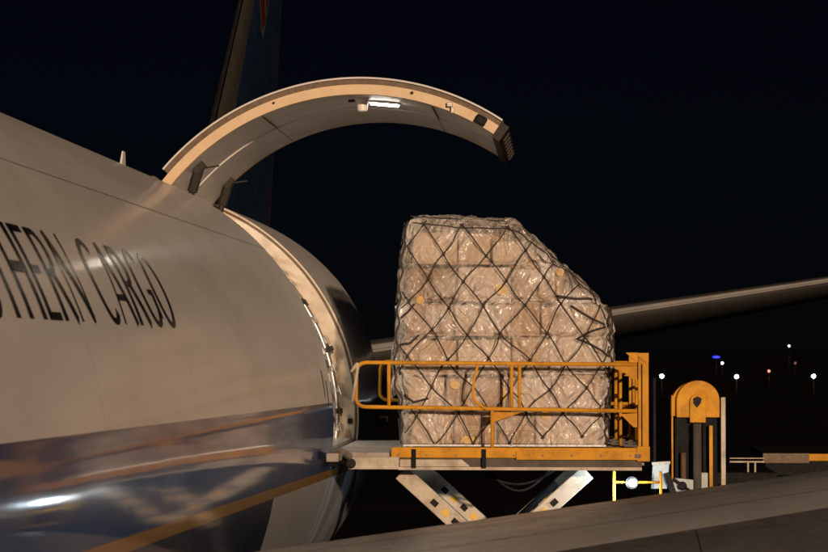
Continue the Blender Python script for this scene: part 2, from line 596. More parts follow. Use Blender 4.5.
# raised inner ring, seal strip, latch blocks on the aft jamb
mb = MB()
mb.tube([fus(DY1 - 0.03, p, -TH) for p in phd], 0.045, 6)
mb.build("frame_ring", M['fitting'], frame, smooth=True)
mb = MB()
mb.tube([fus(DY1 - 0.005, p, -0.045) for p in phd], 0.016, 6)
mb.build("seal_strip", M['door_seal'], frame, smooth=True)
for i in range(11):
    p = PH0 + (PH1 - PH0) * (0.30 + 0.062 * i + random.uniform(-0.018, 0.018))
    c = fus(DY1 - 0.045, p, -0.24 - random.uniform(0, 0.04))
    rot = Matrix.Rotation(p, 3, 'Y')
    mb = MB()
    sa, sb = random.uniform(0.025, 0.055), random.uniform(0.02, 0.06)
    mb.box(c.x - sa, c.x + sa, c.y - 0.045, c.y + 0.04, c.z - sb, c.z + sb, rot)
    mb.tube([c + rot @ Vector((-0.06, -0.06, -0.0)), c + rot @ Vector((0.07, -0.07, 0.03))], 0.014, 6)
    mb.build("latch_fitting", M['fitting'] if i % 3 else M['dark_fit'], frame, bevel=0.008)
for i in range(16):
    p = PH0 + (PH1 - PH0) * (0.24 + 0.047 * i) + random.uniform(-0.01, 0.01)
    c = fus(DY1 - 0.09, p, -0.34 - random.uniform(0, 0.05))
    rot = Matrix.Rotation(p + random.uniform(-.4, .4), 3, 'Y')
    s = random.uniform(0.03, 0.06)
    mb = MB().box(c.x - s, c.x + s, c.y - 0.08, c.y + 0.06, c.z - s * 0.6, c.z + s * 0.6, rot)
    mb.build("bracket", M['interior'] if i % 2 else M['dark_fit'], frame, bevel=0.006)
# dark plate low on the jamb
c = fus(DY1 - 0.006, R(91), -0.12)
MB().box(c.x - 0.03, c.x + 0.03, c.y - 0.004, c.y + 0.002, c.z - 0.035, c.z + 0.035).build("cover_plate", M['dark_fit'], frame)

# hold floor with roller tracks
ZD = 5.335                                     # main deck and loader deck level
mb = MB().box(-2.75, 2.72, 10, 45, ZD - 0.12, ZD - 0.02)
floor = mb.build("hold_floor", M['loader_grey'], plane)
# sill plate in the doorway
mb = MB().box(2.7, 3.03, DY0 + 0.03, DY1 - 0.03, ZD - 0.16, ZD - 0.012)
mb.build("sill_plate", M['fitting'], plane, bevel=0.01)
# lit lamps along the hold ceiling by the doorway
for yy in (31.2, 33.0, 36.5):
    mb = MB().box(-0.12, 0.12, yy - 0.5, yy + 0.5, AX + 2.69, AX + 2.74)
    o = mb.build("hold_lamp", M['hold_lamp'], plane)
    mb = MB().box(-0.16, 0.16, yy - 0.54, yy + 0.54, AX + 2.745, AX + 2.79)
    mb.build("lamp_housing", M['lamp_white'], o)

# blade antennas on the crown, recessed slits ahead of the doorway
for yy, xx, h in ((26.4, 1.16, 0.16), (12.0, 0.0, 0.3)):
    z0 = AX + math.sqrt(RAD ** 2 - xx ** 2) - 0.02
    mb = MB().add([(xx - .012, yy, z0), (xx + .012, yy, z0), (xx + .012, yy + .25, z0), (xx - .012, yy + .25, z0),
                   (xx - .008, yy + .12, z0 + h), (xx + .008, yy + .12, z0 + h), (xx + .008, yy + .24, z0 + h), (xx - .008, yy + .24, z0 + h)],
                  [(3, 2, 1, 0), (4, 5, 6, 7), (0, 1, 5, 4), (1, 2, 6, 5), (2, 3, 7, 6), (3, 0, 4, 7)])
    mb.build("antenna", M['lamp_white'], fuselage)
for p0, p1, yy in ((R(77.5), R(83.5), 29.1), (R(80), R(85.5), 29.45)):
    mb = MB().grid(lambda u, v: fus(v, u, 0.004), [p0 + (p1 - p0) * i / 6 for i in range(7)], [yy, yy + 0.06], flip=True)
    mb.build("vent_slit", M['black'], fuselage)
# longitudinal lap joint
mb = MB().grid(lambda u, v: fus(u, v, 0.003), [-2 + i for i in range(33)], [R(47.0), R(47.18)])
mb.build("lap_joint", paint("lap_joint_grey", (0.30, 0.28, 0.26), 0.5), fuselage)

# ---- lettering, drawn as strokes on the skin
def arc(cx, cy, rx, ry, a0, a1, n=18):
    return [(cx + rx * math.cos(R(a0 + (a1 - a0) * i / n)), cy + ry * math.sin(R(a0 + (a1 - a0) * i / n))) for i in range(n + 1)]


TK, TN = 0.15, 0.075                          # thick and thin stroke, letter height 1
LET = {
    'S': (0.62, [('c', arc(0.31, 0.745, 0.22, 0.225, 20, 270, 20) + arc(0.31, 0.275, 0.25, 0.245, 90, -160, 20), TN, TK)]),
    'O': (0.86, [('c', arc(0.43, 0.5, 0.36, 0.475, 0, 360, 40), TK, TN)]),
    'U': (0.78, [('c', [(0.10, 1.0), (0.10, 0.36)] + arc(0.39, 0.33, 0.29, 0.305, 180, 360, 16) + [(0.68, 0.36), (0.68, 1.0)], TK, TN)]),
    'T': (0.70, [('s', (0.35, 0), (0.35, 0.97), TK), ('s', (0.03, 0.96), (0.67, 0.96), 0.08)]),
    'H': (0.82, [('s', (0.11, 0), (0.11, 1), TK), ('s', (0.71, 0), (0.71, 1), TK), ('s', (0.11, 0.52), (0.71, 0.52), 0.11)]),
    'E': (0.64, [('s', (0.11, 0), (0.11, 1), TK), ('s', (0.11, 0.96), (0.58, 0.96), 0.08), ('s', (0.11, 0.52), (0.50, 0.52), 0.08), ('s', (0.11, 0.04), (0.60, 0.04), 0.08)]),
    'R': (0.74, [('s', (0.11, 0), (0.11, 1), TK), ('c', [(0.11, 0.96), (0.30, 0.96)] + arc(0.30, 0.735, 0.27, 0.225, 90, -90, 14) + [(0.11, 0.51)], TK, TN), ('s', (0.33, 0.52), (0.68, 0.0), TK)]),
    'N': (0.86, [('s', (0.10, 0), (0.10, 1), TN), ('s', (0.76, 0), (0.76, 1), TN), ('s', (0.10, 0.98), (0.76, 0.02), TK)]),
    'C': (0.78, [('c', arc(0.45, 0.5, 0.36, 0.475, 48, 312, 30), TK, TN)]),
    'A': (0.82, [('s', (0.05, 0), (0.41, 1.0), TN), ('s', (0.41, 1.0), (0.77, 0), TK), ('s', (0.17, 0.32), (0.66, 0.32), 0.075)]),
    'G': (0.84, [('c', arc(0.45, 0.5, 0.36, 0.475, 48, 330, 32), TK, TN), ('s', (0.74, 0.10), (0.74, 0.44), TK), ('s', (0.50, 0.44), (0.80, 0.44), 0.07)]),
}
E0, E1 = R(20.2), R(31.6)                      # letters reach from 20 to 32 degrees above the horizontal


def on_skin(u, v, k):
    el = E0 + (E1 - E0) * v
    return fus(u, math.pi / 2 - el, 0.004 + 0.0012 * k)


def draw_letter(ch, y0, sx):
    mb = MB()
    for si, st in enumerate(LET[ch][1]):
        if st[0] == 's':
            pts, w0, w1 = [st[1], st[2]], st[3], st[3]
            n = 8
            pts = [(pts[0][0] + (pts[1][0] - pts[0][0]) * i / n, pts[0][1] + (pts[1][1] - pts[0][1]) * i / n) for i in range(n + 1)]
        else:
            pts, w0, w1 = st[1], st[2], st[3]
        vs_, fs_ = [], []
        m = len(pts)
        closed = st[0] == 'c' and abs(pts[0][0] - pts[-1][0]) < 1e-6 and abs(pts[0][1] - pts[-1][1]) < 1e-6
        for i, (x, yv) in enumerate(pts):
            if closed:
                a, b_ = pts[(i - 1) % (m - 1)], pts[(i + 1) % (m - 1)]
            else:
                a, b_ = pts[max(i - 1, 0)], pts[min(i + 1, m - 1)]
            dx, dy = b_[0] - a[0], b_[1] - a[1]
            L = math.hypot(dx, dy) or 1
            w = w0 if st[0] == 's' else w1 + (w0 - w1) * (abs(dy) / L) ** 1.3
            nx, ny = -dy / L * w / 2, dx / L * w / 2
            if st[0] == 's' and abs(dx) < 1e-6:                       # slight flare of the stems
                fl = 1 + 0.25 * (2 * abs(i / (m - 1) - 0.5)) ** 3
                nx *= fl
            vs_ += [(x + nx, yv + ny), (x - nx, yv - ny)]
        for i in range(m - 1):
            fs_.append((2 * i, 2 * i + 1, 2 * i + 3, 2 * i + 2))
        mb.add([on_skin(y0 + sx * x, yv, si) for x, yv in vs_], fs_)
    mb.build("letter", M['letter'], fuselage)


HL = RAD * (E1 - E0)


def word(txt, y_end, scale):
    wdt = sum(LET[c][0] + 0.09 for c in txt) * scale
    y = y_end - wdt
    for c in txt:
        draw_letter(c, y, scale)
        y += (LET[c][0] + 0.09) * scale


word("CARGO", 19.1, 0.68)
word("SOUTHERN", 15.68, 0.605)

# ---- cargo door, swung up on its hinge
DCX, DCZ, DR = wx(358.5, 30), wz(337.0, 30), 261.5 / F * 30
A0, A1 = R(-49.5), R(33.6)                      # from vertical: hinge end, free end


def dpt(a, r, y):
    return Vector((DCX + r * math.sin(a), y, DCZ + r * math.cos(a)))


das = [A0 + (A1 - A0) * i / 64 for i in range(65)]
AI = R(-55.5)                                    # the inner structure runs on into the doorway past the hinge
dai = [AI + (A1 - AI) * i / 64 for i in range(65)]


def arc_slab(r0, r1, y0, y1, aa=das):
    mb = MB()
    mb.grid(lambda u, v: dpt(u, r1, v), aa, [y0, y1])
    mb.grid(lambda u, v: dpt(u, r0, v), aa, [y0, y1], flip=True)
    mb.grid(lambda u, v: dpt(u, v, y0), aa, [r0, r1])
    mb.grid(lambda u, v: dpt(u, v, y1), aa, [r0, r1], flip=True)
    mb.grid(lambda u, v: dpt(aa[0], u, v), [r0, r1], [y0, y1], flip=True)
    mb.grid(lambda u, v: dpt(aa[-1], u, v), [r0, r1], [y0, y1])
    return mb


door = arc_slab(DR - 0.022, DR, DY0 - 0.02, DY1 + 0.02).build("cargo_door", M['door_skin'], plane)
door["label"] = "curved cargo door swung up above the doorway"
arc_slab(DR - 0.085, DR - 0.024, DY0 + 0.015, DY1 - 0.015).build("seal", M['door_seal'], door)
arc_slab(DR - 0.205, DR - 0.087, DY0 + 0.005, DY0 + 0.16, dai).build("front_frame", M['door_tan'], door)
arc_slab(DR - 0.205, DR - 0.087, DY1 - 0.16, DY1 - 0.005, dai).build("rear_frame", M['door_tan'], door)
# liner: two long panels with a step between them
arc_slab(DR - 0.195, DR - 0.12, DY0 + 0.161, 31.75, dai).build("liner_panel", M['liner'], door)
arc_slab(DR - 0.212, DR - 0.12, 31.775, DY1 - 0.161, dai).build("liner_panel", M['liner'], door)
# crosswise liner seams
for a in (-0.42, 0.30):
    mb = arc_slab(DR - 0.2135, DR - 0.19, DY0 + 0.2, DY1 - 0.2, [a, a + 0.002, a + 0.004])
    mb.build("liner_seam", M['door_seal'], door)
# end beam with the latch hooks at the free end
aa = [A1 + 0.001 + 0.035 * i / 3 for i in range(4)]
beam = arc_slab(DR - 0.24, DR - 0.03, DY0 + 0.03, DY1 - 0.03, aa).build("latch_beam", M['dark_fit'], door)
for i in range(7):
    yy = DY0 + 0.35 + i * 0.5
    c = dpt(A1 + 0.045, DR - 0.13, yy)
    rot = Matrix.Rotation(A1, 3, 'Y')
    mb = MB().box(c.x - 0.02, c.x + 0.012, yy - 0.06, yy + 0.06, c.z - 0.06, c.z + 0.06, rot)
    mb.build("latch_hook", M['dark_fit'], beam, bevel=0.01)
# pins, latches on the front frame
for a, s in ((0.215, 0.018), (-0.35, 0.014)):
    c = dpt(a, DR - 0.125, DY0)
    MB().lathe(c, (0, -1, 0), [(-0.01, s), (0.02, s), (0.024, s * 0.7)], 12).build("bolt_head", M['dark_fit'], door)
c = dpt(0.38, DR - 0.135, DY0 - 0.03)
mb = MB().box(c.x - 0.05, c.x + 0.02, c.y - 0.03, c.y + 0.03, c.z - 0.02, c.z + 0.035)
mb.box(c.x + 0.0, c.x + 0.04, c.y - 0.035, c.y + 0.025, c.z - 0.1, c.z - 0.021)
mb.build("frame_latch", M['fitting'], door, bevel=0.006)
c = dpt(0.515, DR - 0.15, DY0 - 0.02)
mb = MB().box(c.x - 0.07, c.x + 0.07, c.y - 0.05, c.y + 0.02, c.z - 0.05, c.z + 0.06, Matrix.Rotation(0.5, 3, 'Y'))
mb.build("corner_latch", M['black'], door, bevel=0.02)
# dome lamp and lit strip lamp
c = dpt(0.0, DR - 0.2, DY0 + 0.55)
mb = MB().lathe(c, (0, 0, -1), [(-0.02, 0.085), (0.03, 0.085), (0.05, 0.07), (0.15, 0.062), (0.165, 0.045)], 20)
mb.build("dome_lamp", M['lamp_white'], door, smooth=False, bevel=0.006)
c = dpt(0.085, DR - 0.235, DY0 + 0.9)
rot = Matrix.Rotation(0.085, 3, 'Y')
lamp = MB().box(c.x - 0.17, c.x + 0.17, c.y - 0.06, c.y + 0.06, c.z - 0.012, c.z + 0.006, rot).build("strip_lamp", M['lamp_on'], door)
MB().box(c.x - 0.19, c.x + 0.19, c.y - 0.08, c.y + 0.08, c.z + 0.008, c.z + 0.04, rot).build("lamp_housing", M['lamp_white'], lamp)
c = dpt(-0.03, DR - 0.215, DY0 + 0.75)
MB().box(c.x - 0.1, c.x - 0.02, c.y - 0.05, c.y + 0.05, c.z - 0.01, c.z + 0.02).build("connector_plate", M['dark_fit'], door)
# hinge arms and lifting rods
for yy in (DY0 + 0.55, DY1 - 0.5):
    a = dpt(AI + 0.20, DR - 0.235, yy)
    bpt = dpt(AI - 0.03, DR - 0.50, yy)
    mb = MB().tube([a, bpt], 0.042, 8)
    mb.tube([a, a.lerp(bpt, 0.45)], 0.065, 10)
    mb.box(a.x - 0.08, a.x + 0.08, yy - 0.07, yy + 0.07, a.z - 0.05, a.z + 0.05, Matrix.Rotation(-0.75, 3, 'Y'))
    mb.tube([a + Vector((0.05, 0, 0.0)), a + Vector((0.24, 0.05, 0.03))], 0.012, 6)
    mb.build("hinge_arm", M['dark_fit'], door, bevel=0.008)
mb = MB()
for k in range(7):
    y0 = DY0 + 0.05 + k * 0.53
    mb.tube([fus(y0, PH0, -0.01), fus(y0 + 0.5, PH0, -0.01)], 0.045, 8)
mb.build("hinge_line", M['fitting'], plane, smooth=True)

# ---- wings
def airfoil(t):                                  # upper, lower offsets for chord 1
    yt = 5 * 0.12 * (0.2969 * math.sqrt(t) - 0.1260 * t - 0.3516 * t * t + 0.2843 * t ** 3 - 0.1036 * t ** 4)
    cam_ = 0.018 * math.sin(math.pi * t)
    return yt * 1.08 + cam_, -yt * 0.9 + cam_


WST = [2.0, 3.1, 4.2, 5.3, 6.4, 7.5, 8.6, 9.7, 11.5, 14, 17, 20, 24, 28, 31.5]


def wing_sec(x):
    yl = 10.6 + (x - 3.1) * 0.62
    yt = 24.4 + max(0, x - 3.1) * 0.03 if x < 10 else 24.6 + (x - 10) * 0.42
    th = 1.0 if x < 10 else max(0.62, 1.0 - (x - 10) * 0.02)
    return yl, yt - yl, 3.975 + min(x - 3.1, 6.9) * 0.170 + max(0.0, x - 10.0) * 0.10, th


def wing_pt(x, t, up, off=0.0):
    yl, ch, z, th = wing_sec(x)
    a = airfoil(t)[0 if up else 1] * ch * th
    return Vector((x, yl + t * ch, z + a + off))


ts = [0.0, 0.004, 0.012, 0.025, 0.04, 0.06, 0.085, 0.11, 0.14] + [0.14 + 0.86 * (i / 26) for i in range(1, 27)]
mb = MB()
mb.grid(lambda x, t: wing_pt(x, t, True), WST, ts)
mb.grid(lambda x, t: wing_pt(x, t, False), WST, ts, flip=True)
wing = mb.build("wing", M['wing'], plane, smooth=True)
wing["label"] = "grey upper surface of the near wing"
# leading edge slats: darker bare skin laid over the nose of the wing
mb = MB()
for x0, x1 in ((3.6, 6.6), (6.606, 9.5), (10.6, 15.5), (15.53, 20.5), (20.53, 26)):
    mb = MB()
    tt = [0.0, 0.004, 0.012, 0.025, 0.04, 0.06, 0.085, 0.11, 0.14, 0.17, 0.2]
    xs = [x0 + (x1 - x0) * i / 6 for i in range(7)]
    mb.grid(lambda x, t: wing_pt(x, t, True, 0.012), xs, tt)
    mb.grid(lambda x, t: wing_pt(x, t, False, -0.012), xs, tt[:6], flip=True)
    mb.build("leading_edge_slat", M['slat'], wing, smooth=True)
# spoiler panels and skin seams
for x0, x1 in ((4.3, 5.9), (5.95, 7.5), (7.55, 9.1)):
    mb = MB().grid(lambda x, t: wing_pt(x, t, True, 0.008), [x0 + (x1 - x0) * i / 4 for i in range(5)], [0.70 + 0.03 * i for i in range(5)])
    mb.build("spoiler_panel", M['wing'], wing, smooth=True)
for t in (0.27, 0.36, 0.47, 0.66):
    mb = MB().grid(lambda x, tq: wing_pt(x, tq, True, 0.004), [3.3 + 0.6 * i for i in range(30)], [t, t + 0.0012])
    mb.build("skin_seam", M['dark_fit'], wing, smooth=True)
wing2 = wing.copy()
scene.collection.objects.link(wing2)
wing2.parent = plane
wing2.scale = (-1, 1, 1)
wing2["label"] = "wing on the far side of the fuselage"

# ---- tail
def fin_sec(z):                                  # z relative to the axis
    le = 42.4 + (z - 4.94) * 1.43 if z > 4.0 else 41.05 - (4.0 - z) * 2.2
    te = 50.7 + (z - 4.94) * 0.45
    return le, te


def fin_half(t, ch):
    return 5 * 0.065 * ch * (0.2969 * math.sqrt(t) - 0.1260 * t - 0.3516 * t * t + 0.2843 * t ** 3 - 0.1036 * t ** 4) + 0.01


fzs = [1.6, 2.4, 3.0, 3.5, 4.0, 4.94, 6, 7.25, 8.5, 10, 11.5, 12.6]
fts = [0, 0.01, 0.03, 0.06, 0.1, 0.15, 0.22, 0.3, 0.4, 0.5, 0.6, 0.7, 0.8, 0.9, 1.0]


def fin_pt(z, t, s, off=0.0):
    le, te = fin_sec(z)
    return Vector((s * (fin_half(t, te - le) + off), le + t * (te - le), AX + z))


mb = MB()
mb.grid(lambda z, t: fin_pt(z, t, 1), fzs, fts, flip=True)
mb.grid(lambda z, t: fin_pt(z, t, -1), fzs, fts)
mb.grid(lambda z, s: fin_pt(12.6, z, s), fts, [-1, 1])
fin = mb.build("tail_fin", M['navy'], plane, smooth=True)
fin["label"] = "dark blue tail fin with red emblem"
mb = MB()
for s, fl in ((1, True), (-1, False)):
    mb.grid(lambda z, t: fin_pt(z, t, s, 0.006), [z for z in fzs if z >= 4.0], [0, 0.01, 0.03, 0.05, 0.075], flip=fl)
mb.build("leading_edge", M['fin_edge'], fin, smooth=True)
mb = MB().grid(lambda z, t: fin_pt(z, t, 1, 0.006), [z for z in fzs if z >= 3.0], [0.965, 0.985, 1.0], flip=True)
mb.build("rudder_edge", paint("rudder_edge_red", (0.07, 0.018, 0.015), 0.5), fin, smooth=True)


def emblem(poly, name, mat, off):
    """flat mark (y, z) laid on the fin side"""
    n = len(poly)
    cy, cz = sum(p[0] for p in poly) / n, sum(p[1] for p in poly) / n
    vs_, fs_ = [], []

    def pt(y, z):
        le, te = fin_sec(z)
        y += 0.75 * (z - 7.2)
        return Vector((fin_half(min(0.99, max(0.02, (y - le) / (te - le))), te - le) + off, y, AX + z))
    K = 4
    vs_.append(pt(cy, cz))
    for k in range(1, K + 1):
        for y, z in poly:
            vs_.append(pt(cy + (y - cy) * k / K, cz + (z - cz) * k / K))
    for i in range(n):
        j = (i + 1) % n
        fs_.append((0, 1 + i, 1 + j))
        for k in range(K - 1):
            fs_.append((1 + k * n + i, 1 + (k + 1) * n + i, 1 + (k + 1) * n + j, 1 + k * n + j))
    MB().add(vs_, fs_).build(name, mat, fin, smooth=True)


def drop(cy, z0, h, w, k=1.0):
    """drop shape, pointed at the foot"""
    out = []
    for i in range(48):
        a = 2 * math.pi * i / 48
        s = math.sin(a)
        out.append((cy + k * w / 2 * math.cos(a) * (0.72 + 0.28 * s), z0 + h / 2 + k * h / 2 * s))
    return out


emblem(drop(47.2, 6.75, 3.4, 2.7), "emblem_outline", M['logo_white'], 0.012)
emblem(drop(47.2, 6.75, 3.4, 2.7, 0.88), "emblem_field", M['logo_red'], 0.018)
emblem([(47.4 + 0.35 * math.cos(a) * (1 - 0.2 * math.sin(a)), 8.1 + 0.9 * math.sin(a)) for a in [2 * math.pi * i / 30 for i in range(30)]], "emblem_curl", M['logo_white'], 0.024)
emblem([(47.47 + 0.27 * math.cos(a), 8.15 + 0.75 * math.sin(a)) for a in [2 * math.pi * i / 30 for i in range(30)]], "emblem_curl", M['logo_red'], 0.030)


def stab_pt(x, t, up, off=0.0):
    k = (x - 0.6) / (11.4 - 0.6)
    le = 44.6 + k * 6.6
    ch = 6.6 - k * 3.6
    z = AX + 0.62 + (x - 0.6) * 0.158
    yt = 5 * 0.11 * ch * (0.2969 * math.sqrt(t) - 0.1260 * t - 0.3516 * t * t + 0.2843 * t ** 3 - 0.1036 * t ** 4)
    return Vector((x, le + t * ch, z - t * ch * 0.115 + (yt if up else -yt) + (off if up else -off)))


sxs = [0.6 + 10.8 * i / 14 for i in range(15)]
mb = MB()
mb.grid(lambda x, t: stab_pt(x, t, True), sxs, fts)
mb.grid(lambda x, t: stab_pt(x, t, False), sxs, fts, flip=True)
mb.grid(lambda t, u: stab_pt(11.4, t, u > 0), fts, [0, 1])
stab = mb.build("tailplane", M['stab'], plane, smooth=True)
mb = MB()
mb.grid(lambda x, t: stab_pt(x, t, True, 0.005), sxs, [0, 0.004, 0.010])
mb.grid(lambda x, t: stab_pt(x, t, False, 0.005), sxs, [0, 0.001, 0.002], flip=True)
mb.build("leading_edge", M['stab_edge'], stab, smooth=True)
stab2 = stab.copy()
scene.collection.objects.link(stab2)
stab2.parent = plane
stab2.scale = (-1, 1, 1)

# ---- landing gear under the wing (stands behind the wing in the photo)
def wheel(parent, c, r, w, name="wheel"):
    c = Vector(c)
    o = MB().lathe(c - Vector((w / 2, 0, 0)), (1, 0, 0), [(0, r * 0.62), (0.0, r * 0.9), (w * 0.15, r), (w * 0.85, r), (w, r * 0.9), (w, r * 0.62)], 28).build(name, M['tyre'], parent, bevel=0.01)
    MB().lathe(c - Vector((w / 2 + 0.012, 0, 0)), (1, 0, 0), [(0, r * 0.3), (0.0, r * 0.58), (w + 0.024, r * 0.58), (w + 0.024, r * 0.3)], 20).build("rim", M['loader_grey'], o)
    return o


for sx in (-1, 1):
    mb = MB().tube([(sx * 5.4, 21.5, 0.72), (sx * 5.4, 21.3, 2.2), (sx * 5.0, 21.0, 4.0)], [0.14, 0.17, 0.22], 12)
    mb.tube([(sx * 5.4, 20.0, 0.68), (sx * 5.4, 23.0, 0.68)], 0.13, 10)
    gear = mb.build("landing_gear", M['loader_grey'], plane, smooth=True)
    for yy in (20.05, 21.5, 22.95):
        for dx in (-0.7, 0.7):
            wheel(gear, (sx * 5.4 + dx, yy, 0.66), 0.66, 0.5)
mb = MB().tube([(0, -3.2, 0.55), (0, -3.3, 2.9)], 0.14, 12).tube([(-0.5, -3.2, 0.54), (0.5, -3.2, 0.54)], 0.07, 8)
gear = mb.build("nose_gear", M['loader_grey'], plane, smooth=True)
for dx in (-0.42, 0.42):
    wheel(gear, (dx, -3.2, 0.54), 0.54, 0.38)

# ------------------------------------------------------------------ loader
loader = thing("cargo_loader", "yellow scissor-lift cargo loader raised to the open aircraft doorway", "cargo loader", (5.4, 32, 0))
YN, YF = 29.82, 33.95                            # near and far side of the platform
LX0, LX1 = wx(391, YN), wx(648, YN)


def X(px):
    return wx(px, YN)


def Z(py):
    return wz(py, YN)


mb = MB().box(LX0 + 0.05, LX1 - 0.05, YN + 0.13, YF - 0.13, ZD - 0.2, ZD - 0.02)
deck = mb.build("deck", M['loader_grey'], loader)
mb = MB()
for i in range(12):
    yy = YN + 0.35 + i * 0.31
    mb.tube([(LX0 + 0.1, yy, ZD - 0.016), (LX1 - 0.1, yy, ZD - 0.016)], 0.016, 8)
for i in range(3):
    mb.bar((LX0 + 0.2 + i * 1.2, YN + 0.2, ZD - 0.018), (LX0 + 0.2 + i * 1.2, YF - 0.2, ZD - 0.018), 0.05, 0.02, Vector((0, 0, 1)))
mb.build("deck_rollers", M['fitting'], deck, smooth=True)
for ys_, s in ((YN, 1), (YF, -1)):
    y0, y1 = (ys_, ys_ + 0.12) if s == 1 else (ys_ - 0.12, ys_)
    beam_ = MB().box(LX0, LX1, y0, y1, Z(458), Z(447.5)).build("side_beam", M['yellow'], loader, bevel=0.012)
    MB().box(X(516), LX1 + 0.002, y0 - 0.02 * s, y0 - 0.001 * s, Z(459.5), Z(450.5)).build("beam_plate", M['yellow'], beam_, bevel=0.004)
    rail2 = MB().box(X(398), X(641), y0 + 0.03, y1 - 0.01, Z(469.5), Z(458.3)).build("lower_beam", M['beam_brown'], loader, bevel=0.006)
    MB().box(X(398), X(641), y0 + 0.01 * s, y0 + 0.028 * s, Z(470), Z(467)).build("flange", M['cream'], rail2)
    if s == 1:
        MB().add([(X(400), y0 + 0.018, Z(466.5)), (X(470), y0 + 0.018, Z(466.5)), (X(462), y0 + 0.018, Z(459.6)), (X(400), y0 + 0.018, Z(459.6))], [(0, 1, 2, 3)]).build("cover_plate", M['cream'], rail2)
    for px in (414, 484):
        MB().box(X(px) - 0.025, X(px) + 0.025, y0 - 0.03 * s, y0 - 0.021 * s, Z(468), Z(449)).build("clamp", M['loader_dark'], rail2)
    MB().box(X(634), X(640), y0 - 0.027 * s, y0 - 0.021 * s, Z(457.5), Z(453.5)).build("rust_patch", M['door_seal'], beam_)


def fillet(pts, r, n=6):
    """round the inner corners of a polyline"""
    pts = [Vector(p) for p in pts]
    out = [pts[0]]
    for i in range(1, len(pts) - 1):
        a, b_, c_ = pts[i - 1], pts[i], pts[i + 1]
        u, v = (a - b_).normalized(), (c_ - b_).normalized()
        p0, p1 = b_ + u * r, b_ + v * r
        for k in range(n + 1):
            t = k / n
            out.append(p0 * (1 - t) ** 2 + b_ * 2 * t * (1 - t) + p1 * t * t)
    out.append(pts[-1])
    return out


def guard_rail(yy, full):
    rail = MB().tube(fillet([(X(640), yy, Z(364.5)), (X(356), yy, Z(362.5)), (X(355), yy, Z(407)), (X(640), yy, Z(411))], 0.13), 0.024, 10).build("guard_rail", M['yellow'], loader, smooth=True)
    for px, a, b_ in ((388.5, 363, 407), (511.5, 363.5, 409), (519.5, 363.5, 409), (492, 408.5, 448)):
        MB().tube([(X(px), yy, Z(a)), (X(px), yy, Z(b_))], 0.022, 8).build("rail_post", M['yellow'], rail, smooth=True)
    if full:
        MB().tube(fillet([(X(478), yy - 0.03, Z(364)), (X(473), yy - 0.03, Z(384)), (X(473), yy - 0.03, Z(400)), (X(487), yy - 0.03, Z(410))], 0.07), 0.018, 8).build("bent_handle", M['yellow'], rail, smooth=True)
        MB().prism_y([(X(493), Z(412)), (X(521), Z(412.5)), (X(497), Z(421)), (X(493), Z(423))][::-1], yy - 0.012, yy + 0.006).build("gusset", M['yellow'], rail)
        MB().tube(fillet([(X(351), yy - 0.05, Z(372)), (X(358), yy - 0.05, Z(362)), (X(355), yy - 0.05, Z(385)), (X(352), yy - 0.05, Z(402))], 0.05), 0.02, 8).build("end_loop", M['cream'], rail, smooth=True)
    post = MB().box(X(637.5), X(648), yy - 0.06, yy + 0.06, Z(447), Z(353.5)).build("end_post", M['yellow'], loader, bevel=0.008)
    MB().box(X(640.6), X(641.8), yy - 0.066, yy - 0.061, Z(446), Z(364)).build("post_slot", M['loader_dark'], post)
    MB().prism_y([(X(634), Z(353)), (X(648), Z(353)), (X(648), Z(362)), (X(644), Z(362))], yy - 0.075, yy - 0.061).build("post_cap", M['yellow'], post)
    MB().prism_y([(X(617), Z(367.5)), (X(637.3), Z(366)), (X(637.3), Z(379.5)), (X(633), Z(379.5))][::-1], yy - 0.02, yy + 0.02).build("gusset", M['yellow'], post)
    MB().prism_y([(X(620), Z(414)), (X(637.3), Z(413)), (X(637.3), Z(427)), (X(633), Z(427))][::-1], yy - 0.02, yy + 0.02).build("gusset", M['yellow'], post)
    MB().box(X(636), LX1 + 0.012, yy - 0.075, yy + 0.062, Z(461), Z(446)).build("post_foot", M['yellow'], post, bevel=0.008)


guard_rail(YN + 0.06, True)
guard_rail(YF - 0.06, False)
# gate across the outer end
mb = MB()
for zz in (Z(372), Z(392), Z(411), Z(430)):
    mb.tube([(LX1 - 0.06, YN + 0.12, zz), (LX1 - 0.06, YF - 0.12, zz)], 0.02, 8)
for yy in (31.2, 32.6):
    mb.tube([(LX1 - 0.06, yy, Z(448)), (LX1 - 0.06, yy, Z(371))], 0.022, 8)
mb.build("end_gate", M['yellow'], loader, smooth=True)
# stop frame standing on the deck beside the cargo
mb = MB()
for yy in (31.0, 33.3):
    mb.tube([(X(622), yy, ZD), (X(622), yy, Z(373))], 0.025, 8)
for zz in (Z(373), Z(400), Z(425)):
    mb.tube([(X(622), 31.0, zz), (X(622), 33.3, zz)], 0.02, 8)
mb.build("stop_frame", M['yellow'], loader, smooth=True)
# bridge to the sill
br = MB().box(3.06, LX0 - 0.005, YN + 0.1, YF - 0.1, ZD - 0.16, ZD - 0.05).build("bridge_plate", M['loader_grey'], loader, bevel=0.01)
MB().box(X(348), X(399), YN - 0.03, YN + 0.07, Z(469.5), Z(457)).build("bridge_arm", M['cream'], br, bevel=0.012)
MB().lathe((X(351), YN - 0.035, Z(463.5)), (0, -1, 0), [(0, 0.06), (0.03, 0.06), (0.035, 0.04)], 16).build("roller", M['black'], br)
MB().lathe((3.24, YN - 0.0, ZD - 0.12), (0, 1, 0), [(0, 0.075), (0.35, 0.075)], 16).build("bumper", M['black'], br, smooth=True)
mb = MB().tube([(3.2, 28.6, ZD - 0.05), (3.26, 29.3, ZD - 0.02), (3.3, YN, ZD - 0.1)], 0.05, 8)
mb.box(3.16, 3.3, 28.4, 28.9, ZD - 0.1, ZD + 0.0)
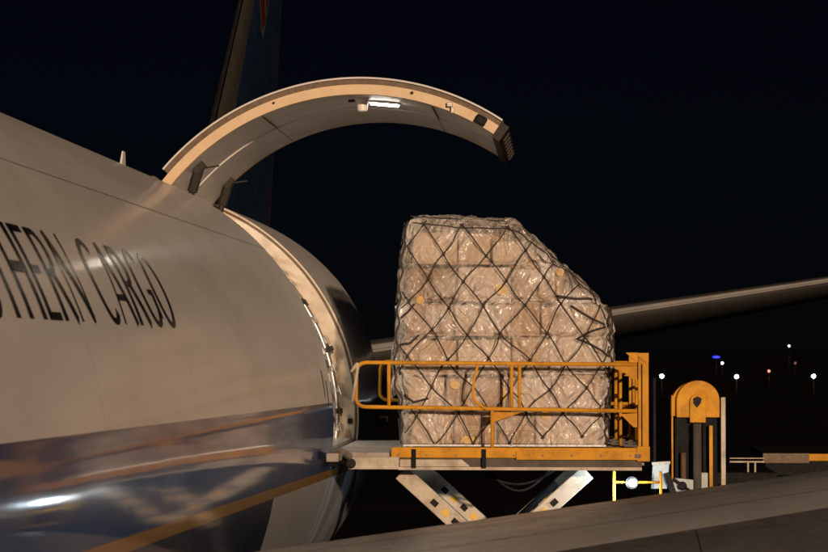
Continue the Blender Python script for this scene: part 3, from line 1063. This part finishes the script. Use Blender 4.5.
mb.build("bumper_arm", M['loader_grey'], br, smooth=False, bevel=0.01)

# hoses slung under the outer corner, bolts on the beam plates
for k in range(2):
    a, b_ = Vector((X(470 + 12 * k), YN + 1.2, Z(471))), Vector((X(560 - 8 * k), YN + 1.3, Z(471)))
    pts = [a.lerp(b_, i / 14) - Vector((0, 0, (0.22 + 0.08 * k) * math.sin(math.pi * i / 14))) for i in range(15)]
    MB().tube(pts, 0.018, 8).build("hydraulic_hose", M['black'], loader, smooth=True)
for k in range(9):
    c = (X(398 + 29 * k), YN - (0.0 if 398 + 29 * k < 516 else 0.02), Z(455))
    MB().lathe(c, (0, -1, 0), [(-0.002, 0.013), (0.012, 0.013), (0.014, 0.009)], 6).build("bolt_head", M['loader_grey'], loader)
MB().tube([(4.35, YN + 1.6, 3.6), (5.0, YN + 1.6, 4.15)], 0.075, 14).tube([(5.0, YN + 1.6, 4.15), (5.75, YN + 1.6, 4.85)], 0.045, 12).build("lift_cylinder", M['loader_dark'], loader, smooth=True)

# scissor lift
CH = 1.25                                          # chassis top
for yy in (YN + 0.75, YF - 0.6):
    for stage, (zt, zb) in enumerate(((Z(470) - 0.06, 2.98), (2.98, CH + 0.06))):
        xa, xb = 3.88, 6.13
        for s, (p, q) in enumerate((((xa, zt), (xb, zb)), ((xb, zt), (xa, zb)))):
            y_ = yy + (0.09 if s else -0.09)
            arm = MB().bar((p[0], y_, p[1]), (q[0], y_, q[1]), 0.20, 0.1).build("scissor_arm", M['cream'], loader, bevel=0.01)
            d = (Vector((q[0], 0, q[1])) - Vector((p[0], 0, p[1])))
            L = d.length
            d.normalize()
            for k in range(14):
                t = 0.50 + k * 0.17
                if t > L - 0.25:
                    break
                a = Vector((p[0], y_ - 0.054, p[1])) + d * t
                MB().bar(a, a + d * 0.09, 0.07, 0.006).build("hazard_mark", M['black'] if k % 2 == 0 else M['sticker'], arm)
    for xq in (3.88, 6.13):
        MB().lathe((xq, yy - 0.2, 2.98), (0, 1, 0), [(0, 0.09), (0.4, 0.09)], 14).build("pivot_pin", M['loader_dark'], loader)
mb = MB().box(3.7, 9.2, YN + 0.3, YF - 0.3, 0.55, CH)
mb.box(8.0, 9.3, YN + 0.1, YF - 0.1, 0.5, 1.6)
chassis = mb.build("chassis", M['loader_dark'], loader, bevel=0.02)
for xx in (4.4, 8.4):
    for yy in (YN + 0.3, YF - 0.3):
        c = Vector((xx, yy, 0.42))
        w = MB().lathe(c - Vector((0, 0.15, 0)), (0, 1, 0), [(0, 0.25), (0, 0.38), (0.05, 0.42), (0.25, 0.42), (0.3, 0.38), (0.3, 0.25)], 28).build("wheel", M['tyre'], loader)
        MB().lathe(c - Vector((0, 0.165, 0)), (0, 1, 0), [(0, 0.1), (0, 0.24), (0.33, 0.24), (0.33, 0.1)], 20).build("rim", M['loader_grey'], w)

# work light under the deck corner, its lit side panel and the pivot plate
YL = 30.6
lx, lz = wx(631, YL), wz(482, YL)
wlamp = MB().lathe((lx, YL - 0.03, lz), (0.25, -1, -0.05), [(0, 0.044), (0.02, 0.048), (0.03, 0.036)], 20).build("work_light", M['work_on'], loader)
MB().lathe((lx, YL + 0.04, lz), (0.0, -1, 0.0), [(0, 0.04), (0.02, 0.075), (0.065, 0.075)], 20).build("lamp_housing", M['black'], wlamp)
mb = MB()
for px in (613.5, 660):
    mb.tube([(wx(px, YL), YL + 0.1, wz(471, YL)), (wx(px, YL), YL + 0.1, wz(545, YL))], 0.02, 8)
mb.tube([(wx(613.5, YL), YL + 0.1, wz(502, YL)), (wx(660, YL), YL + 0.1, wz(502, YL))], 0.02, 8)
mb.tube([(wx(613.5, YL), YL + 0.1, wz(482, YL)), (wx(660, YL), YL + 0.1, wz(482, YL))], 0.016, 8)
mb.tube([(wx(613.5, YL), YL + 0.1, wz(530, YL)), (wx(660, YL), YL + 0.1, wz(530, YL))], 0.02, 8)
mb.build("ladder_frame", M['yellow'], loader, smooth=True)


def q(px, py, y):
    return (wx(px, y), wz(py, y))


YP = 31.0
MB().prism_y([q(650, 488, YP), q(666, 488, YP), q(668.5, 462, YP), q(652, 462, YP)], YP, YP + 0.05).build("side_panel", M['white_panel'], loader, bevel=0.006)
MB().prism_y([q(651, 464, YP), q(669, 463, YP), q(669, 460.5, YP), q(651, 461.5, YP)], YP - 0.06, YP + 0.08).build("panel_cap", M['cream'], loader)
MB().prism_y([q(662, 473, YP), q(668, 471, YP), q(677, 497, YP), q(672, 500, YP)], YP - 0.05, YP - 0.01).build("dark_strut", M['black'], loader)
piv = MB().prism_y([q(676, 505, YP), q(692, 505, YP), q(692, 479, YP), q(671, 477, YP)], YP, YP + 0.04).build("pivot_plate", M['white_panel'], loader, bevel=0.006)
c = (wx(681, YP), YP - 0.001, wz(485, YP))
MB().lathe(c, (0, -1, 0), [(0, 0.055), (0.04, 0.055), (0.05, 0.03)], 18).build("pivot_boss", M['black'], piv)
MB().bar((wx(672, YP), YP - 0.02, wz(478, YP)), (wx(690, YP), YP - 0.02, wz(491, YP)), 0.035, 0.03).build("pivot_lever", M['loader_dark'], piv)
MB().prism_y([q(699, 489, YP), q(710, 489, YP), q(712, 473, YP), q(700, 473, YP)], YP + 0.3, YP + 0.36).build("valve_box", M['white_panel'], loader, bevel=0.01)

# lifting mast with the yellow arched cover
YM = 31.3
yc = lambda px: wx(px, YM)
zc = lambda py: wz(py, YM)


def arch(px0, px1, pyt, pyb, n=20):
    cx = (px0 + px1) / 2
    r = (px1 - px0) / 2
    return [(yc(cx - r), zc(pyb)), (yc(cx + r), zc(pyb))] + [(yc(cx + r * math.cos(math.pi * i / n)), zc(pyt + r * 0.95 - r * 0.95 * math.sin(math.pi * i / n))) for i in range(n + 1)]


mast = MB().prism_y(arch(675.5, 718, 380.3, 417), YM - 0.04, YM + 0.02).build("mast_cover", M['yellow'], loader, bevel=0.01)
MB().prism_y(arch(670.5, 716, 382, 416), YM + 0.03, YM + 0.32).build("mast_hood", M['yellow'], mast, bevel=0.01)
MB().prism_y(arch(688.5, 704, 394, 422), YM - 0.075, YM - 0.041).build("rod_bracket", M['yellow'], mast, bevel=0.006)
MB().prism_y([(yc(692.5), zc(403)), (yc(695.5), zc(407)), (yc(699), zc(403)), (yc(700), zc(398)), (yc(696), zc(396)), (yc(692), zc(398))], YM - 0.1, YM - 0.076).build("shackle", M['black'], mast)
MB().tube([(yc(695.5), YM - 0.1, 0.9), (yc(695.5), YM - 0.1, zc(423))], 0.052, 16).build("cylinder_rod", M['chrome'], loader, smooth=True)
mb = MB().box(yc(674), yc(690), YM + 0.05, YM + 0.3, 1.0, zc(416.5))
mb.box(yc(701.5), yc(716), YM + 0.05, YM + 0.3, 1.0, zc(416.5))
mb.build("mast_column", M['loader_dark'], loader, bevel=0.01)
MB().tube([(yc(671.2), YM - 0.02, 3.0), (yc(671.2), YM - 0.02, zc(395))], 0.012, 8).build("mast_edge_tube", M['yellow'], loader)
MB().box(yc(707.5), yc(711), YM - 0.06, YM - 0.01, 3.0, zc(425)).build("chain_guide", M['yellow'], loader, bevel=0.005)
MB().box(yc(719.5), yc(724), YM + 0.0, YM + 0.06, 3.0, zc(397)).build("mast_rail", M['cream'], loader, bevel=0.005)
MB().box(yc(653), yc(656), YM + 0.25, YM + 0.3, 3.0, zc(378)).build("mast_rail", M['loader_dark'], loader, bevel=0.005)
MB().tube([(yc(682), YM - 0.02, 3.0), (yc(682), YM - 0.02, zc(452))], 0.035, 10).build("hose_reel_pipe", M['door_seal'], loader, smooth=True)
# low rear platform between the masts
mb = MB().box(wx(703, 31.9), wx(775, 31.9), 31.9, 33.9, wz(484, 31.9), wz(471.5, 31.9))
rp = mb.build("rear_platform", M['loader_dark'], loader, bevel=0.02)
for px in (730, 737):
    MB().tube([(wx(px + 16, 32), 32.0, wz(472, 32)), (wx(px + 16, 32), 32.0, wz(461, 32))], 0.012, 8).build("rail_post", M['cream'], rp)
MB().tube([(wx(728, 32), 32.0, wz(461, 32)), (wx(762, 32), 32.0, wz(461, 32))], 0.012, 8).build("rail_bar", M['cream'], rp)
MB().tube([(wx(728, 32), 32.0, wz(457.5, 32)), (wx(762, 32), 32.0, wz(457.5, 32))], 0.008, 8).build("rail_bar", M['cream'], rp)
mb = MB().box(8.1, 9.3, 32.0, 33.8, 1.55, wz(483, 31.9))
mb.build("rear_column", M['loader_dark'], rp, bevel=0.01)

# real light of the loader's lit work lamp
wd = bpy.data.lights.new("work_light_beam", 'POINT')
wd.energy = 18.0
wd.color = (0.70, 0.88, 1.0)
wd.shadow_soft_size = 0.05
wo = bpy.data.objects.new("work_light_beam", wd)
scene.collection.objects.link(wo)
wo.parent = loader
wo.location = Vector((lx + 0.05, YL - 0.14, lz)) - world_loc(loader)

sd = bpy.data.lights.new("belly_fill_spot", 'SPOT')         # second lamp added beside the work light, fills the belly and aft fuselage
sd.energy = 75.0
sd.color = (0.72, 0.87, 1.0)
sd.spot_size = R(115)
sd.spot_blend = 0.7
sd.shadow_soft_size = 0.05
so = bpy.data.objects.new("belly_fill_spot", sd)
scene.collection.objects.link(so)
so.parent = loader
so.location = Vector((lx - 0.06, YL - 0.14, lz)) - world_loc(loader)
so.rotation_euler = Vector((0.75, -0.65, 0.12)).to_track_quat('Z', 'Y').to_euler()

# ------------------------------------------------------------------ loaded pallet
YC0, YC1 = 30.28, 33.42
pallet = thing("cargo_pallet", "tall netted pallet of brown cartons under clear plastic wrap on the loader deck", "cargo pallet", (5.1, 31.85, ZD))
ZB = ZD + 0.035


def cx_(px):
    return wx(px, YC0)


def cz_(py):
    return wz(py, YC0)


XL = [(cz_(447), cx_(403)), (cz_(398), cx_(402)), (cz_(384), cx_(397)), (cz_(372), cx_(395)), (cz_(340), cx_(398)), (cz_(300), cx_(400)), (cz_(260), cx_(403)), (cz_(217), cx_(408))]
XR = [(cz_(447), cx_(604)), (cz_(420), cx_(605)), (cz_(390), cx_(607)), (cz_(345), cx_(610)), (cz_(320), cx_(608)), (cz_(300), cx_(606)), (cz_(217), cx_(606))]
ZT = [(cx_(395), cz_(219)), (cx_(408), cz_(216.5)), (cx_(425), cz_(217.5)), (cx_(470), cz_(220)), (cx_(505), cz_(221.5)), (cx_(520), cz_(228)), (cx_(545), cz_(250)), (cx_(565), cz_(268)), (cx_(580), cz_(281)), (cx_(592), cz_(293)), (cx_(600), cz_(299)), (cx_(612), cz_(306))]
xl = lambda z: interp(XL, z)
xr = lambda z: interp(XR, z)
ztop = lambda x: interp(ZT, x)

MB().box(xl(ZB) + 0.0, xr(ZB) + 0.02, YC0 + 0.0, YC1, ZD - 0.001 + 0.003, ZB).build("pallet_base", M['alu'], pallet, bevel=0.006)

# cartons: rows and columns of real boxes, fitted below the sloping outline
unit = None
rng = random.Random(11)
z = ZB + 0.002
rows = [0.40, 0.43, 0.46, 0.42, 0.44, 0.40]
ROWZ = []
boxes = []
for h in rows:
    zt_ = z + h
    ROWZ.append(z)
    for (ya, yb) in ((YC0 + 0.07, YC0 + 0.72), (YC0 + 0.735, YC0 + 1.55), (YC0 + 1.565, YC0 + 2.35), (YC0 + 2.365, YC1 - 0.07)):
        x = xl(z + h / 2) + 0.08
        xe = xr(z + h / 2) - 0.07
        while x < xe - 0.2:
            w = rng.uniform(0.40, 0.68)
            if x + w > xe - 0.22:
                w = xe - x
            roof = min(ztop(x), ztop(x + w)) - 0.07
            hh = min(h, roof - z)
            if hh > 0.12:
                dy = rng.uniform(0, 0.06)
                boxes.append((x + 0.012, x + w - 0.012, ya + dy, yb, z, z + hh * rng.uniform(0.88, 0.99)))
            x += w
    z = zt_ + 0.002
for (a, b_, c0, d0, e0, f0) in boxes:
    if unit is None:
        o = MB().box(-0.5, 0.5, -0.5, 0.5, -0.5, 0.5).build("carton", M['carton'], None)
        unit = o
        bv = o.modifiers.new("bevel", 'BEVEL')
        bv.width, bv.segments = 0.02, 1
    else:
        o = unit.copy()
        scene.collection.objects.link(o)
    o.parent = pallet
    o.location = Vector(((a + b_) / 2, (c0 + d0) / 2, (e0 + f0) / 2)) - Vector(pallet.location)
    o.scale = (b_ - a, d0 - c0, f0 - e0)
    o.rotation_euler = (0, rng.uniform(-0.022, 0.022), rng.uniform(-0.012, 0.012))

# net geometry: a diagonal mesh, gently warped
NP, NQ = 0.47, 0.70


def warp(s, zz):
    v = noise.noise_vector(Vector((s * 0.9, 3.1, zz * 0.9)))
    w2 = noise.noise_vector(Vector((s * 2.6, 7.7, zz * 2.6)))
    return v.x * 0.16 + w2.x * 0.06, v.z * 0.12 + w2.z * 0.05


def bulge(s, zz):
    """film swells between the ropes, is pinched under them and at the carton rows"""
    wa, wb = warp(s, zz)
    s2, z2 = s + wa, zz + wb
    a = abs(math.sin(math.pi * (s2 + NQ * z2) / NP))
    b_ = abs(math.sin(math.pi * (s2 - NQ * z2) / NP))
    f = 0.05 * (a * b_) ** 0.55
    for rz in ROWZ[1:]:
        f -= 0.045 * math.exp(-((zz - rz - 0.02 * noise.noise(Vector((s * 2, 0, rz)))) / 0.035) ** 2)
    return f


def wrinkle(p):
    q_ = Vector((p.x * 5.0, p.y * 5.0, p.z * 2.2))
    r1 = 1 - abs(noise.noise(q_))
    r2 = 1 - abs(noise.noise(Vector((p.x * 13 + p.z * 5, p.y * 13, p.z * 6 + 9))))
    r3 = noise.noise(Vector((p.x * 1.6, p.y * 1.6, p.z * 1.6 + 4)))
    r4 = 1 - abs(noise.noise(Vector((p.x * 24 - p.z * 14, p.y * 24, p.z * 9 - p.x * 5))))
    return 0.030 * r1 * r1 + 0.014 * r2 * r2 + 0.006 * r4 * r4 + 0.035 * r3


def hull(a, b_, c_):
    """unit-box coordinates (0..1 across, 0..1 deep, 0..1 up) to the wrapped cargo"""
    x0 = xl(ZB + c_ * 2.6) + a * (xr(ZB + c_ * 2.6) - xl(ZB + c_ * 2.6))
    zt_ = ztop(x0)
    zz = ZB + c_ * (zt_ - ZB)
    x = xl(zz) + a * (xr(zz) - xl(zz))
    return Vector((x, YC0 + 0.04 + b_ * (YC1 - YC0 - 0.08), zz))


def out_shift(p):
    """displacement of a point on the wrapped hull: swelling, wrinkles, softly rounded edges"""
    r = 0.13
    w = []
    for dist, n in ((p.y - (YC0 + 0.04), Vector((0, -1, 0))), ((YC1 - 0.04) - p.y, Vector((0, 1, 0))),
                    (p.x - xl(p.z), Vector((-1, 0, 0))), (xr(p.z) - p.x, Vector((1, 0, 0))), (ztop(p.x) - p.z, Vector((0.25, 0, 0.97)))):
        k = max(0.0, min(1.0, 1 - dist / r))
        w.append((k * k * (3 - 2 * k), n))
    n = Vector((0, 0, 0))
    tot = 0.0
    for k, v in w:
        n += v * k
        tot += k
    if n.length < 1e-6:
        return Vector((0, 0, 0))
    n.normalize()
    s_ = p.x + (p.y - YC0)
    lump = 0.03 * noise.noise(Vector((p.x * 2.3 + 5, p.y * 2.3, p.z * 2.3)))
    d = bulge(s_, p.z) + wrinkle(p) + lump - 0.02 - 0.05 * max(0.0, tot - 1.0)
    return n * d


film = MB()


def film_face(fn, nu, nv):
    idx = []
    for i in range(nu + 1):
        for j in range(nv + 1):
            p = hull(*fn(i / nu, j / nv))
            idx.append(p + out_shift(p))
    m = nv + 1
    film.add(idx, [(i * m + j, (i + 1) * m + j, (i + 1) * m + j + 1, i * m + j + 1) for i in range(nu) for j in range(nv)])


film_face(lambda u, v: (u, 0, v), 200, 220)
film_face(lambda u, v: (1 - u, 1, v), 50, 220)
film_face(lambda u, v: (0, 1 - u, v), 90, 220)
film_face(lambda u, v: (1, u, v), 90, 220)
film_face(lambda u, v: (u, v, 1), 200, 90)
fo = film.build("plastic_wrap", M['film'], pallet, smooth=True)

# loose flap of film on the aircraft side
mb = MB()
def flap(u, v):
    zz = cz_(392) + v * 0.42
    p = Vector((xl(zz) - 0.02 - 0.10 * u * (0.6 + 0.4 * math.sin(v * 5 + 1)), YC0 + 0.05 + 0.05 * math.sin(u * 5 + v * 7), zz - 0.10 * u))
    return p
mb.grid(flap, [i / 10 for i in range(11)], [i / 14 for i in range(15)])
mb.build("film_flap", M['film'], pallet, smooth=True)

# net ropes
net = MB()


def rope(pts, r=0.0078):
    if len(pts) > 2:
        net.tube(pts, r, 5)


def front_pt(x, zz):
    p = Vector((x, YC0 + 0.04, zz))
    return p + out_shift(p) + Vector((0, -0.008, 0))


for sgn in (1, -1):
    for k in range(-40, 60):
        cur = []
        zz = ZB + 0.02
        while zz < 8.25:
            x = k * NP - sgn * NQ * zz
            wa, wb = warp(x, zz)
            xx, z2 = x - wa, zz - wb
            if xl(z2) + 0.0 < xx < xr(z2) - 0.0 and ZB < z2 < ztop(xx) - 0.01:
                cur.append(front_pt(xx, z2))
            else:
                if len(cur) > 2:
                    rope(cur)
                cur = []
            zz += 0.035
        if len(cur) > 2:
            rope(cur)
# sides and back, plainer
for xs_, nx in ((0, -1), (1, 1)):
    for sgn in (1, -1):
        for k in range(20, 110):
            cur = []
            zz = ZB + 0.02
            while zz < 8.2:
                s = k * NP - sgn * NQ * zz
                xe = xl(zz) if xs_ == 0 else xr(zz)
                if YC0 + 0.03 < s < YC1 - 0.03 and zz < ztop(xe) - 0.03:
                    cur.append(Vector((xe + nx * 0.05, s, zz)))
                else:
                    if len(cur) > 2:
                        rope(cur)
                    cur = []
                zz += 0.07
            if len(cur) > 2:
                rope(cur)
# edge ropes, top cross ropes
for f in (xl, xr):
    s = -1 if f is xl else 1
    zt_ = ztop(f(8.0)) - 0.05 if s < 0 else cz_(306)
    rope([Vector((f(ZB + (zt_ - ZB) * i / 50) + s * (0.015 + 0.02 * math.sin(i * 1.1)), YC0 + 0.03, ZB + (zt_ - ZB) * i / 50)) for i in range(51)], 0.014)
for k in range(7):
    yy = YC0 + 0.1 + k * 0.48
    rope([Vector((x, yy, ztop(x) + 0.012)) for x in [cx_(410) + i * (cx_(600) - cx_(410)) / 30 for i in range(31)]])
rope([front_pt(x, ztop(x) - 0.05 - 0.05 * math.sin((x - cx_(405)) * 2.0)) for x in [cx_(412) + i * (cx_(598) - cx_(412)) / 40 for i in range(41)]])
# heavier tie ropes pulled across the outboard shoulder and the aircraft-side corner
for path in ([(557, 296), (575, 299), (594, 298.5)], [(571, 306), (582, 313), (592, 319), (601, 323), (605, 325)], [(605, 327), (592, 331), (577, 339), (588, 343), (600, 350), (609, 357)],
             [(402, 318), (408, 312), (415, 303)], [(400, 345), (411, 343), (420, 334)], [(404, 395), (414, 402), (430, 398)]):
    pts = []
    for (xa, za), (xb, zb_) in zip(path, path[1:]):
        for i in range(10):
            xq, zq = cx_(xa + (xb - xa) * i / 10), cz_(za + (zb_ - za) * i / 10)
            xq = min(max(xq, xl(zq) + 0.01), xr(zq) - 0.01)
            pts.append(front_pt(xq, zq) + Vector((0, -0.012, 0)))
    rope(pts, 0.0135)
for k1 in range(-40, 60):
    for k2 in range(-40, 60):
        x, zz = (k1 + k2) * NP / 2, (k1 - k2) * NP / (2 * NQ)
        wa, wb = warp(x, zz)
        x, zz = x - wa, zz - wb
        if ZB < zz < 8.2 and xl(zz) + 0.02 < x < xr(zz) - 0.02 and zz < ztop(x) - 0.02:
            c = front_pt(x, zz)
            net.lathe(c - Vector((0, 0, 0.022)), (0.2, 0, 1), [(0, 0.006), (0.010, 0.019), (0.034, 0.019), (0.044, 0.006)], 6)
net.build("cargo_net", M['rope'], pallet, smooth=True)

# yellow stickers under the film
for px, py, w, h in ((502, 290, 0.075, 0.06), (455, 385, 0.06, 0.05), (503, 395, 0.05, 0.08), (468, 440, 0.09, 0.045), (545, 415, 0.06, 0.05), (420, 300, 0.05, 0.05), (560, 272, 0.05, 0.05)):
    x, zz = cx_(px), cz_(py)
    MB().prism_y([(x + w * math.cos(k * math.pi / 6), zz + h * math.sin(k * math.pi / 6)) for k in range(12)], YC0 + 0.050, YC0 + 0.054).build("sticker", M['sticker'], pallet)

# ------------------------------------------------------------------ second loader, waiting behind
YS = 37.0
l2 = thing("cargo_loader", "second cargo loader parked behind the mast, its yellow platform edge at the frame's right", "cargo loader", (11.2, 38.5, 0))
sx0 = wx(762, YS)
b2 = MB().box(sx0, sx0 + 4.5, YS, YS + 0.14, wz(460, YS), wz(453, YS)).build("side_beam", M['yellow'], l2, bevel=0.01)
MB().box(sx0 - 0.02, sx0 + 0.65, YS - 0.02, YS - 0.004, wz(462, YS), wz(452.5, YS)).build("beam_plate", M['door_seal'], b2)
MB().box(sx0 + 0.05, sx0 + 4.4, YS + 0.15, YS + 3.4, wz(463, YS), wz(454, YS)).build("deck", M['loader_dark'], l2)
MB().box(sx0 + 0.02, sx0 + 4.5, YS + 0.03, YS + 0.13, wz(474, YS), wz(460.2, YS)).build("lower_beam", M['loader_dark'], l2)
for s in (0, 1):
    for yy in (YS + 0.4, YS + 3.0):
        p, q2 = ((sx0 + 0.4, wz(475, YS)), (sx0 + 4.0, 1.2))
        if s:
            p, q2 = (q2[0], p[1]), (p[0], q2[1])
        MB().bar((p[0], yy + s * 0.15, p[1]), (q2[0], yy + s * 0.15, q2[1]), 0.25, 0.1).build("scissor_arm", M['loader_grey'], l2)
MB().box(sx0 - 0.2, sx0 + 4.6, YS + 0.2, YS + 3.2, 0.5, 1.15).build("chassis", M['loader_dark'], l2, bevel=0.02)
for xx in (sx0 + 0.7, sx0 + 3.8):
    for yy in (YS + 0.2, YS + 3.2):
        w = MB().lathe((xx, yy - 0.15, 0.42), (0, 1, 0), [(0, 0.25), (0, 0.38), (0.05, 0.42), (0.25, 0.42), (0.3, 0.38), (0.3, 0.25)], 24).build("wheel", M['tyre'], l2)

# ------------------------------------------------------------------ far lamps across the airfield
far = [
    (661, 376, 350, 'white', "white airfield lamp just right of the loader's end post"),
    (721, 363, 600, 'white', "white airfield lamp directly under the small blue light"),
    (715, 357, 620, 'blue', "small blue airfield light above the lifting mast"),
    (735, 376.5, 350, 'white', "white airfield lamp just right of the yellow mast cover"),
    (767, 371, 450, 'red', "tiny red airfield light among the white lamps"),
    (787, 346, 700, 'dim', "highest and faintest white lamp on the dark horizon"),
    (811, 376, 350, 'white', "white airfield lamp nearest the right edge of the frame"),
    (793, 363, 650, 'faint', "faint orange lamp between two white airfield lamps"),
]
LC = {'white': ((0.85, 0.93, 1.0), 16.0, 0.26), 'blue': ((0.03, 0.04, 1.0), 2.2, 0.5), 'red': ((1.0, 0.35, 0.2), 2.2, 0.22), 'dim': ((0.8, 0.88, 1.0), 3.0, 0.32), 'faint': ((1.0, 0.5, 0.3), 0.25, 0.3)}
LM = {k: emission("lamp_" + k, v[0], v[1]) for k, v in LC.items()}
for px, py, d, kind, label in far:
    x, zz = wx(px, d), wz(py, d)
    t = thing("airfield_lamp", label, "lamp", (x, d, 0), "distant airfield lamps")
    r = LC[kind][2]
    MB().tube([(x, d, 0), (x, d, zz - r * 0.8)], [0.05, 0.03], 8).build("post", M['pole'], t, smooth=True)
    w = r * (1.9 if kind == 'blue' else 1.0)
    prof = [(-r, 0.02)] + [(-r * math.cos(math.pi * i / 8), r * math.sin(math.pi * i / 8)) for i in range(1, 8)] + [(r, 0.02)]
    MB().lathe((x, d, zz), (1 if kind == 'blue' else 0, 0, 0 if kind == 'blue' else 1), [(t_ * (w / r), q_ * (0.55 if kind == 'blue' else 1)) for t_, q_ in prof], 12).build("lamp_head", LM[kind], t, smooth=True)
